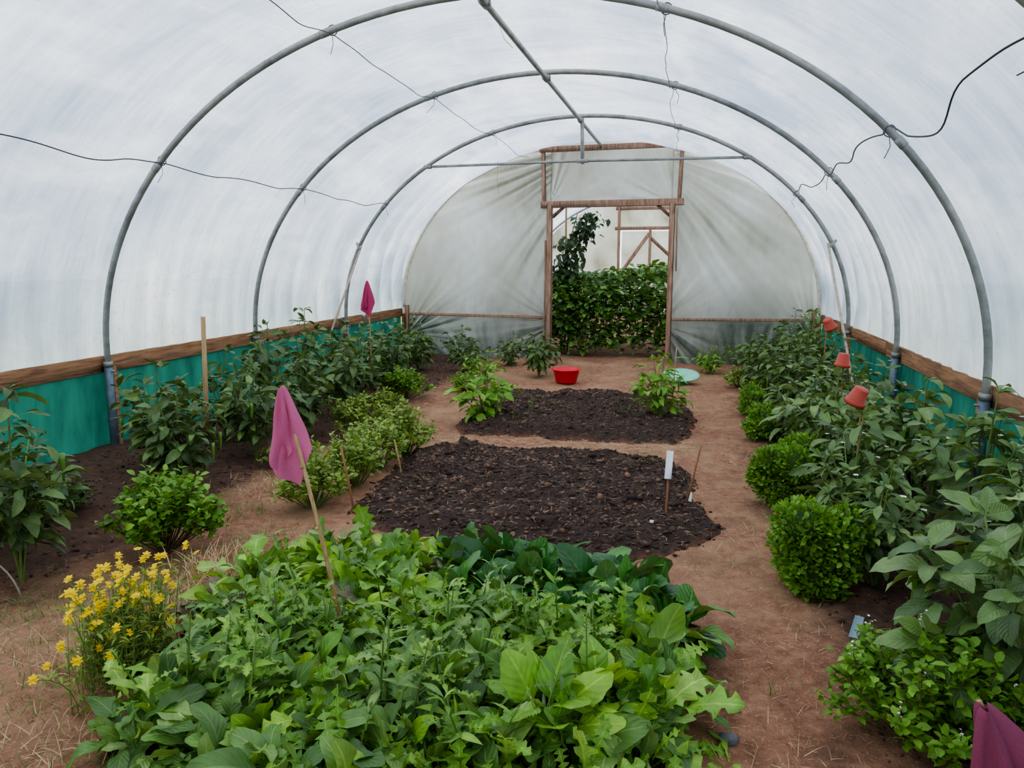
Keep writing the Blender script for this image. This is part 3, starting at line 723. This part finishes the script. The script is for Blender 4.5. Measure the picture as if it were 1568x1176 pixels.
def bushy(x, y, w, h, n, seed, ls=.035, mat=M_bas, name='basil_bush', flowers=0, tp=None, nb=40, woody=True):
    r = np.random.default_rng(seed); mb = MB(); b = np.array([x, y, 0.])
    for i in range(nb):
        az = r.uniform(0, 6.28); q = math.sqrt(r.uniform(0, 1)); el = math.acos(min(1, q*.97))
        ep = b+np.array([math.cos(az)*w*q, math.sin(az)*w*q, h*(0.25+.75*math.sin(el))*r.uniform(.75, 1.1)])
        pts = bez(b-np.array([0, 0, .02]), b+np.array([math.cos(az)*w*q*.6, math.sin(az)*w*q*.6, h*.25]), ep, 7)
        tube(mb, pts, .004, .0015, 1, 4, False)
        per = n//nb; t = r.uniform(.35, 1.0, per)**.6
        P = np.stack([np.interp(t, np.linspace(0, 1, 7), pts[:, k]) for k in range(3)], 1)+r.normal(0, .014, (per, 3))
        F = dirs(r.uniform(0, 6.28, per), r.uniform(-.2, .9, per))
        add_leaves(mb, tp or TP_BAS, P, F, ls*r.uniform(.6, 1.25, per), 0, .4, r)
        if i < flowers:
            sp = ep+np.array([0, 0, .0]); tube(mb, [sp, sp+(0, 0, .035)], .0015, .001, 1, 4, False)
            m = 5; PP = sp+np.stack([r.normal(0, .004, m), r.normal(0, .004, m), np.linspace(0, .035, m)], 1)
            add_leaves(mb, TP_BAS, PP, dirs(r.uniform(0, 6.28, m), r.uniform(0, .6, m)), np.full(m, .009), 2, .4, r)
    return mb.build(name, [mat, M_brstem if woody else M_stem, M_white], loc=(x, y, 0))
bushy(-1.12, 2.85, .27, .36, 3000, 11, .042, nb=60)
bushy(1.88, 2.08, .27, .34, 2800, 12, .034, nb=60, flowers=14)
bushy(-1.28, 5.3, .26, .30, 1800, 13, .034, M_basd)
bushy(-1.45, 6.7, .27, .32, 1800, 14, .038)
bushy(-1.35, 6.0, .2, .22, 900, 15, .034, M_basd)
bushy(-1.3, 4.3, .2, .18, 700, 16, .034, M_basd)
for i, (x, y, w, h) in enumerate([(-.74,3.55,.20,.34),(-.68,3.95,.2,.36),(-.72,4.35,.2,.36),(-.66,4.72,.2,.38)]):
    bushy(x, y, w, h, 1500, 20+i, .036, M_basd, 'oregano', flowers=8, tp=TP_BAS+TP_LAN[:1], woody=False)
bushy(-1.0, 7.3, .2, .22, 700, 30, .035); bushy(1.85, 7.4, .18, .24, 800, 31, .035); bushy(1.75, 8.2, .2, .22, 800, 32, .035, M_basd)
bushy(-2.2, 3.2, .2, .2, 500, 33, .035); bushy(-2.0, 3.1, .22, .22, 500, 34, .04, M_pep)

# salad bed ----------------------------------------------------------
mb = MB(); mats = [M_sal, M_lime, M_tat, M_rocket, M_purp, M_pstem]
r = np.random.default_rng(99)
def rosette(x, y, n, L, tp, mat, zb=.05, hi=1.35, lo=.25):
    az = np.arange(n)*2.4+r.uniform(0, 6); pt = np.linspace(hi, lo, n)+r.normal(0, .25, n)
    k = np.linspace(.75, 1.05, n)*r.uniform(.6, 1.3, n)
    P = np.repeat(np.array([[x, y, zb]]), n, 0)+np.stack([np.cos(az)*.018, np.sin(az)*.018, np.zeros(n)], 1)
    add_leaves(mb, tp, P, dirs(az, pt), L*k, mat, .5, r)
gx = np.arange(-0.50, 1.24, .090); gy = np.arange(1.46, 3.0, .090)
for x0 in gx:
    for y0 in gy:
        x = x0+r.uniform(-.05, .05); y = y0+r.uniform(-.05, .05)
        if (abs((x-.37)/.84)**3+abs((y-2.20)/.74)**3) > 1.0: continue
        if x < -.30 and y > 1.72 and y < 2.15: continue
        u = r.uniform(); v = r.uniform(.8, 1.2)
        if y > 2.45 and x > .32: rosette(x, y, 13, .18*v, TP_TAT, 2, hi=1.3, lo=.35)
        elif x > .62 and y < 2.35:
            rosette(x, y, 9, .21*v, TP_LOB if u < .4 else (TP_MIZ if u < .7 else TP_SPO), 0 if u < .75 else 3)
        elif y > 2.1 and x < .3:
            if u < .40: rosette(x, y, 11, .19*v, TP_SPO+TP_LOB[:1], 1)
            elif u < .46: rosette(x, y, 8, .18, TP_LOB, 4)
            elif u < .75: rosette(x, y, 11, .19*v, TP_LOB, 0)
            else: rosette(x, y, 11, .19*v, TP_SPO, 3)
        elif x < .38:
            rosette(x, y, 12, .17*v, TP_SPO if u < .8 else TP_LOB, 3 if u < .62 else (0 if u < .93 else 1), hi=1.25, lo=.0)
        else:
            rosette(x, y, 11, .19*v, TP_MIZ if u < .35 else (TP_LOB if u < .55 else TP_SPO), 0 if u < .5 else (3 if u < .92 else 1))
for px, py, LL in ((0.88, 1.78, .21), (0.98, 1.92, .17)):
    for i in range(11):
        az = i*2.4+px; a = 1.35-.08*i; d = dirs(np.array([az]), np.array([a]))[0]; b0 = np.array([px, py, .08])
        tube(mb, [b0-(0, 0, .06), b0+d*.05, b0+d*.13], .011, .004, 5, 6, False)
        add_leaves(mb, TP_TAT, [b0+d*.05], [d], [LL*r.uniform(.8, 1.1)], 1 if i % 3 else 0, .3, r)
for i in range(60):
    x = r.uniform(-.2, 1.0); y = r.uniform(1.6, 2.5); h = r.uniform(.22, .37)
    e = np.array([x+r.normal(0, .05), y+r.normal(0, .05), h]); tube(mb, [(x, y, .02), ((x+e[0])/2, (y+e[1])/2, h*.55), e], .004, .002, 3, 5, False)
    m = 12; t = np.linspace(.35, 1, m)[:, None]; P = np.array([x, y, 0])*(1-t)+e*t
    add_leaves(mb, TP_LAN+TP_MIZ[:1]+TP_LOB[:1], P, dirs(np.arange(m)*2.4, r.uniform(.0, .8, m)), np.linspace(.13, .06, m), 0 if i % 2 else 3, .3, r)
mb.build('salad_greens', mats)
mb = MB()
for i in range(16):
    x = 1.10+r.uniform(-.12, .26); y = 1.80+r.uniform(-.16, .2)-(x-1.1)*.2
    rosette(x, y, 5, r.uniform(.12, .18), TP_LOB+TP_MIZ[:1], 0, zb=.02, hi=.6, lo=.1)
mb.build('trailing_mizuna', mats)

# marigold ------------------------------------------------------------
mb = MB(); r = np.random.default_rng(5)
petal = [leaf_tpl(p_oval, .75, 3, .3, .05, cols=1)]
for i in range(150):
    bx = -.50+r.normal(0, .045); by = 1.90+r.normal(0, .09); h = r.uniform(.14, .37)
    e = np.array([bx+r.normal(-.03, .045), by+r.normal(0, .06), h]); e[0] = min(e[0], -.40)
    pts = bez(np.array([bx, by, -.01]), np.array([bx, by, h*.6]), e, 6)
    tube(mb, pts, .0022, .001, 0, 4, False)
    m = 16; t = r.uniform(.15, .9, m); P = np.stack([np.interp(t, np.linspace(0, 1, 6), pts[:, k]) for k in range(3)], 1)
    add_leaves(mb, TP_LAN, P, dirs(r.uniform(0, 6.28, m), r.uniform(0, .9, m)), r.uniform(.02, .045, m), 1, .4, r)
    if i < 125:
        nrm = unit(np.array([r.normal(.2, .4), r.normal(-.6, .4), 1.0])); a1 = unit(np.cross(nrm, [0, 1, 0])); a2 = np.cross(nrm, a1)
        an = np.arange(7)/7*6.28; F = np.cos(an)[:, None]*a1+np.sin(an)[:, None]*a2+nrm*.15
        add_leaves(mb, petal, np.repeat(pts[-1][None], 7, 0), F, np.full(7, r.uniform(.014, .020)), 2, .05, r)
        clods(mb, pts[-1][None]+nrm*.002, np.array([.003]), 3)
mb.build('tagetes_marigold', [M_stem, M_basd, M_yel, simple('flower_eye', (.95, .5, .01, 1), .7)])
def tuft(x, y, n, L, mat, name, spread=.03, lo=.6):
    mb = MB(); rr = np.random.default_rng(int(abs(x*1000+y*77)))
    P = np.stack([x+rr.normal(0, spread, n), y+rr.normal(0, spread, n), np.zeros(n)], 1)
    add_leaves(mb, TP_BLA, P, dirs(rr.uniform(0, 6.28, n), rr.uniform(lo, 1.45, n)), L*rr.uniform(.6, 1.2, n), 0, .3, rr)
    mb.build(name, [mat], loc=(x, y, 0))
for (x, y) in [(-.66,1.95),(-.70,2.25),(-.62,2.5),(-.75,2.7)]: tuft(x, y, 200, .13, M_dry, 'dry_grass_tuft', .08)
tuft(.98, 4.75, 40, .17, M_bas, 'chive_tuft', .02, 1.0)
for (x, y, n, s) in [(-.72,3.0,320,.13),(-1.0,1.95,260,.12),(-1.15,3.4,200,.12),(-.1,1.42,90,.1),(-1.2,2.2,260,.14),(-.85,2.45,160,.1),(-.3,1.45,120,.12),(1.5,2.3,60,.1),(-1.0,4.6,120,.1),(1.35,3.2,40,.08),(-.75,1.7,200,.12)]:
    tuft(x, y, n, .07, M_rocket, 'weed_tuft', s, .3)
for (x, y) in [(1.75,2.6),(1.72,5.0),(1.6,3.6),(-1.2,3.9),(1.55,1.9),(-.5,1.5),(-.9,1.8)]: tuft(x, y, 160, .08, M_dry, 'dry_grass_tuft', .13, .05)
mb = MB(); n = 26; x = r.uniform(-.3, .8, n); y = r.uniform(5.8, 7.1, n)
for i in range(n): add_leaves(mb, TP_BLA, np.repeat([[x[i], y[i], .06]], 4, 0), dirs(r.uniform(0, 6.28, 4), r.uniform(.7, 1.3, 4)), r.uniform(.05, .1, 4), 0, .2, r)
mb.build('seedlings', [M_bas])

# crop in the neighbouring tunnel --------------------------------------
mb = MB(); r = np.random.default_rng(77); cn = Sines(70, 2, 7)
n = 10000; x = r.uniform(-1.7, 2.3, n); y = 10.62+2.4*r.uniform(0, 1, n)**1.6
topz = (1.20+.06*cn(x, y))*np.clip(.58+(y-10.5)/.9, .58, 1)
z = topz*r.uniform(.02, 1, n)**.7
k = (z > topz*.8) | (y < 11.25); x, y, z = x[k], y[k], z[k]; m = len(x)
add_leaves(mb, TP_BIG, np.stack([x, y, z], 1), dirs(-1.57+r.normal(0, 1.0, m), r.uniform(-.3, .6, m)), r.uniform(.11, .20, m), 0, .4, r)
for i in range(60):
    a = r.uniform(-1.5, 2.2); b = r.uniform(11.6, 13); tube(mb, [(a, b, -.02), (a+r.normal(0, .05), b, .5), (a+r.normal(0, .1), b, 1.0)], .008, .004, 1, 5, False)
mb.build('bean_crop', [leafmat('bean_leaf', [srgb(84,128,52), srgb(112,154,68), srgb(66,106,46), srgb(136,174,84)], .45, .4, .15), M_stem])
mb = MB(); n = 800; t = r.uniform(0, 1, n); x = -.54+.08*np.sin(t*9)+r.normal(0, .09, n)+.25*np.clip(t-.75, 0, 1)/.25; y = 11.0+r.normal(0, .1, n); z = .3+t*1.72
add_leaves(mb, TP_BIG, np.stack([x, y, z], 1), dirs(-1.57+r.normal(0, 1.2, n), r.uniform(-1.1, .1, n)), r.uniform(.08, .16, n), 0, .4, r)
tube(mb, [(-.58, 11, 0), (-.52, 11, .7), (-.62, 11, 1.4), (-.45, 11, 2.0)], .012, .006, 1, 6)
tube(mb, [(-.62, 11.03, 0), (-.62, 11.03, 2.3)], .014, .014, 2, 6)
mb.build('climbing_vine', [leafmat('vine_leaf', [srgb(44,66,36), srgb(66,92,48), srgb(52,76,42)], .45, .3, .1), M_brstem, M_cane])

# ------------------------------------------------------------------ objects
def flag(base, tip, mat, wdt, hgt, az, name='cloth_flag', seed=0, dx=0.0):
    base = np.array(base, float); tip = np.array(tip, float); mb = MB()
    mid = (base+tip)/2+np.array([.006, 0, 0]); tube(mb, [base, mid, tip+(tip-base)*.01], .008, .006, 1, 8)
    for q in (.25, .5, .72): p = base+(tip-base)*q; d = unit(tip-base); tube(mb, [p-d*.006, p+d*.006], .0095, .0095, 1, 8)
    u = np.linspace(-1, 1, 25); v = np.linspace(0, 1, 31); U, V = np.meshgrid(u, v, indexing='ij')
    ax = np.array([math.cos(az), math.sin(az), 0]); ay = np.array([-math.sin(az), math.cos(az), 0])
    hw = wdt/2*(.10+.98*V**.75); bot = hgt*(1-.22*np.clip(.3-U, 0, 2)/1.3-.40*np.clip(U-.3, 0, 1)/.7)
    s = U*hw+dx*V; z = -V*bot+.008
    y = .018*V*np.sin(U*5+1.0+seed)+.012*np.sin(V*7+U*3)*V-.018*(1-U**2)-.004
    P = tip+s[..., None]*ax+y[..., None]*ay+z[..., None]*np.array([0, 0, 1.])
    mb.add(P.reshape(-1, 3), grid_faces(25, 31), 0)
    s2 = s*.6-hw*.30; bot2 = hgt*(.80-.16*np.abs(U+.2)); z2 = -V*bot2+.006
    P = tip+s2[..., None]*ax+(y-.016)[..., None]*ay+z2[..., None]*np.array([0, 0, 1.])
    mb.add(P.reshape(-1, 3), grid_faces(25, 31), 0)
    return mb.build(name, [mat, M_cane])
flag((.165, 2.12, 0), (-.085, 2.20, .915), M_flag, .135, .345, .2, dx=.02)
flag((-1.72, 6.55, 0), (-1.74, 6.55, 1.14), M_flagd, .12, .34, .2, seed=2)
flag((1.98, 1.45, 0), (1.785, 1.50, .49), M_flagp, .20, .40, .1, seed=1, dx=.16)

def pot(x, y, z, s, tilt, name='plant_pot'):
    mb = MB()
    prof = [(0, .0), (.032, 0), (.034, -.003), (.043, -.066), (.048, -.067), (.050, -.085), (.047, -.085), (.041, -.06), (.031, -.004), (0, -.004)]
    lathe(mb, [(a*s, b*s) for a, b in prof], (x, y, z+.04), 24, 0, tilt)
    tube(mb, [(x, y, -.02), (x, y, z*.5), (x, y, z+.035)], .005, .004, 1, 6)
    mb.build(name, [M_pot, M_stakew], loc=(x, y, 0))
pot(1.98, 3.63, .72, .95, (.25, .35, 0)); pot(2.11, 4.8, .745, .95, (0, .1, 0)); pot(2.33, 6.83, .80, 1.1, (.3, -.5, 0))
pepper(1.95, 3.55, .68, .26, 260, .11, M_pepl, None, seed=90, low=.3)

mb = MB(); lathe(mb, [(0, .004), (.11, .0), (.115, .004), (.145, .135), (.165, .14), (.166, .148), (.14, .145), (.108, .012), (0, .012)], (-.11, 8.1, .012), 40)
mb.build('red_basin', [M_red])
mb = MB(); lathe(mb, [(0, 0), (.1, 0), (.105, .004), (.17, .05), (.2, .055), (.2, .062), (.168, .058), (.1, .01), (0, .01)], (1.12, 8.3, .05), 40, 0, (.22, 0, 0))
lathe(mb, [(.08, -.055), (.085, -.05), (.07, .0), (0, .0)], (1.12, 8.3, .05), 24, 0)
mb.build('mint_saucer', [M_aqua])
mb = MB(); lathe(mb, [(0, 0), (.035, 0), (.037, .01), (.037, .12), (.014, .16), (.014, .18), (0, .18)], (1.83, 7.0, .02), 20)
mb.build('plastic_bottle', [M_blue])

def stick(a, b, rad, mat, name):
    mb = MB(); a = np.array(a, float); b = np.array(b, float); tube(mb, [a, (a+b)/2+(.003, 0, 0), b], rad, rad*.85, 0, 7); mb.build(name, [mat])
def label_stake(x, y, h, lean, name='label_stake', lab=True):
    mb = MB(); beam(mb, (x, y, -.03), (x+lean*.7, y, h*.65), .014, .020, 0)
    if lab: beam(mb, (x+lean*.5, y-.014, h*.60), (x+lean, y-.014, h), .036, .008, 1)
    mb.build(name, [M_stakew, M_label])
label_stake(1.12, 3.84, .37, .015)
stick((1.21, 3.98, -.02), (1.29, 4.02, .36), .006, M_stakew, 'garden_cane')
mb = MB(); beam(mb, (1.24, 4.02, -.01), (1.245, 4.02, .10), .018, .003); mb.build('plant_label', [M_label])
mb = MB(); beam(mb, (1.06, 3.55, -.01), (1.065, 3.55, .09), .02, .003); mb.build('plant_label', [M_label])
mb = MB(); beam(mb, (1.80, 2.66, -.01), (1.82, 2.64, .12), .03, .003); mb.build('plant_label', [M_blue])
stick((-.47, 3.50, -.02), (-.54, 3.50, .38), .007, M_stakew, 'garden_cane')
stick((-.46, 4.15, -.02), (-.51, 4.15, .26), .006, M_cane, 'garden_cane')
stick((-2.02, 4.43, -.02), (-1.98, 4.43, .96), .018, M_cane, 'wooden_stake')
stick((-.33, 5.9, -.02), (-.33, 5.9, .4), .005, M_cane, 'garden_cane')
stick((1.07, 6.35, -.02), (1.10, 6.35, .62), .005, M_cane, 'garden_cane')
mb = MB(); th = np.linspace(.3, 2.9, 14); tube(mb, np.stack([-1.42-.18*np.cos(th), np.full(14, 2.2), .2*np.sin(th)], 1), .004, .004, 0, 5); mb.build('wire_loop', [M_string])
mb = MB(); clods(mb, np.array([[1.36, 1.98, .02]]), np.array([.03]), 0); mb.build('slate_fragment', [simple('slate', srgb(110,114,120), .7)])

# wires ---------------------------------------------------------------
def wire(xf, y0, y1, seed, rad=.0028, name='support_wire', wig=.02, sag=.03):
    rr = np.random.default_rng(seed); s = Sines(seed, 3, 16); pts = []
    for y in np.arange(y0, y1, .06):
        d = min(abs(y-h) for h in HOOPS+[YEND]); k = min(1, d/.5)
        ang = math.acos(xf/A0)
        x = (A0-.03)*math.cos(ang); z = H0+(B0-.03)*math.sin(ang)
        f = float(s(y, 0))*wig*k
        pts.append((x*(1-.02*k)+f*.6, y, z-sag*k-f))
    mb = MB(); tube(mb, pts, rad, rad, 0, 5)
    for h in HOOPS:
        if y0 < h < y1:
            x = (A0)*math.cos(ang); z = H0+B0*math.sin(ang)
            q = np.linspace(0, 6.28, 12); tube(mb, np.stack([x+.03*np.cos(q), np.full(12, h)+.01*q/6, z+.03*np.sin(q)], 1), .003, .003, 0, 5)
            tube(mb, [(x, h, z-.03), (x+rr.normal(0, .02), h, z-.08), (x+rr.normal(0, .03), h, z-.14)], .002, .002, 0, 4)
    mb.build(name, [M_wire])
wire(-2.20, 1.0, 8.2, 1, wig=.014, rad=.0035); wire(-0.95, 2.6, YEND-.1, 2, wig=.025, sag=.05, rad=.0028); wire(2.18, 1.2, 8.2, 3, wig=.04, rad=.004)
wire(1.02, 3.2, 9.5, 4, wig=.02, sag=.08, rad=.0022)
mb = MB()
tube(mb, [(-.02, 4.41, 2.8), (.05, 4.5, 2.72), (.08, 4.55, 2.62), (.12, 4.6, 2.58)], .002, .002, 0, 4)
tube(mb, [(-.9, 8.16, 2.4), (-.9, 8.14, 2.2), (-.88, 8.14, 2.05)], .002, .002, 0, 4)
mb.build('loose_string', [M_string])

# ------------------------------------------------------------------ light
w = bpy.data.worlds.new('overcast_sky'); scene.world = w; w.use_nodes = True
nt = w.node_tree; nt.nodes.clear()
tc = nt.nodes.new('ShaderNodeTexCoord'); nz = nt.nodes.new('ShaderNodeTexNoise'); nz.inputs['Scale'].default_value = 2.2; nz.inputs['Detail'].default_value = 5
nt.links.new(tc.outputs['Generated'], nz.inputs['Vector'])
cr = nt.nodes.new('ShaderNodeValToRGB'); cr.color_ramp.elements[0].position = .35; cr.color_ramp.elements[0].color = (.84,.90,1.0,1)
cr.color_ramp.elements[1].position = .65; cr.color_ramp.elements[1].color = (1,1,1,1); nt.links.new(nz.outputs['Fac'], cr.inputs[0])
bg = nt.nodes.new('ShaderNodeBackground'); bg.inputs['Strength'].default_value = 2.1; nt.links.new(cr.outputs[0], bg.inputs['Color'])
wo = nt.nodes.new('ShaderNodeOutputWorld'); nt.links.new(bg.outputs[0], wo.inputs[0])
sd = bpy.data.lights.new('overcast_sun', 'SUN'); sd.energy = 1.8; sd.angle = math.radians(40); sd.color = (1, .97, .92)
so = bpy.data.objects.new('overcast_sun', sd); scene.collection.objects.link(so); so.rotation_euler = (math.radians(12), math.radians(-22), 0)

# ------------------------------------------------------------------ camera
cd = bpy.data.cameras.new('camera'); cam = bpy.data.objects.new('camera', cd); scene.collection.objects.link(cam)
cam.location = (1.22, 0, 1.33); cam.rotation_euler = (math.radians(80.7), 0, math.radians(13.5))
cd.sensor_width = 36; cd.lens = 36*1150/1568; cd.clip_start = .02; cd.clip_end = 200
scene.camera = cam
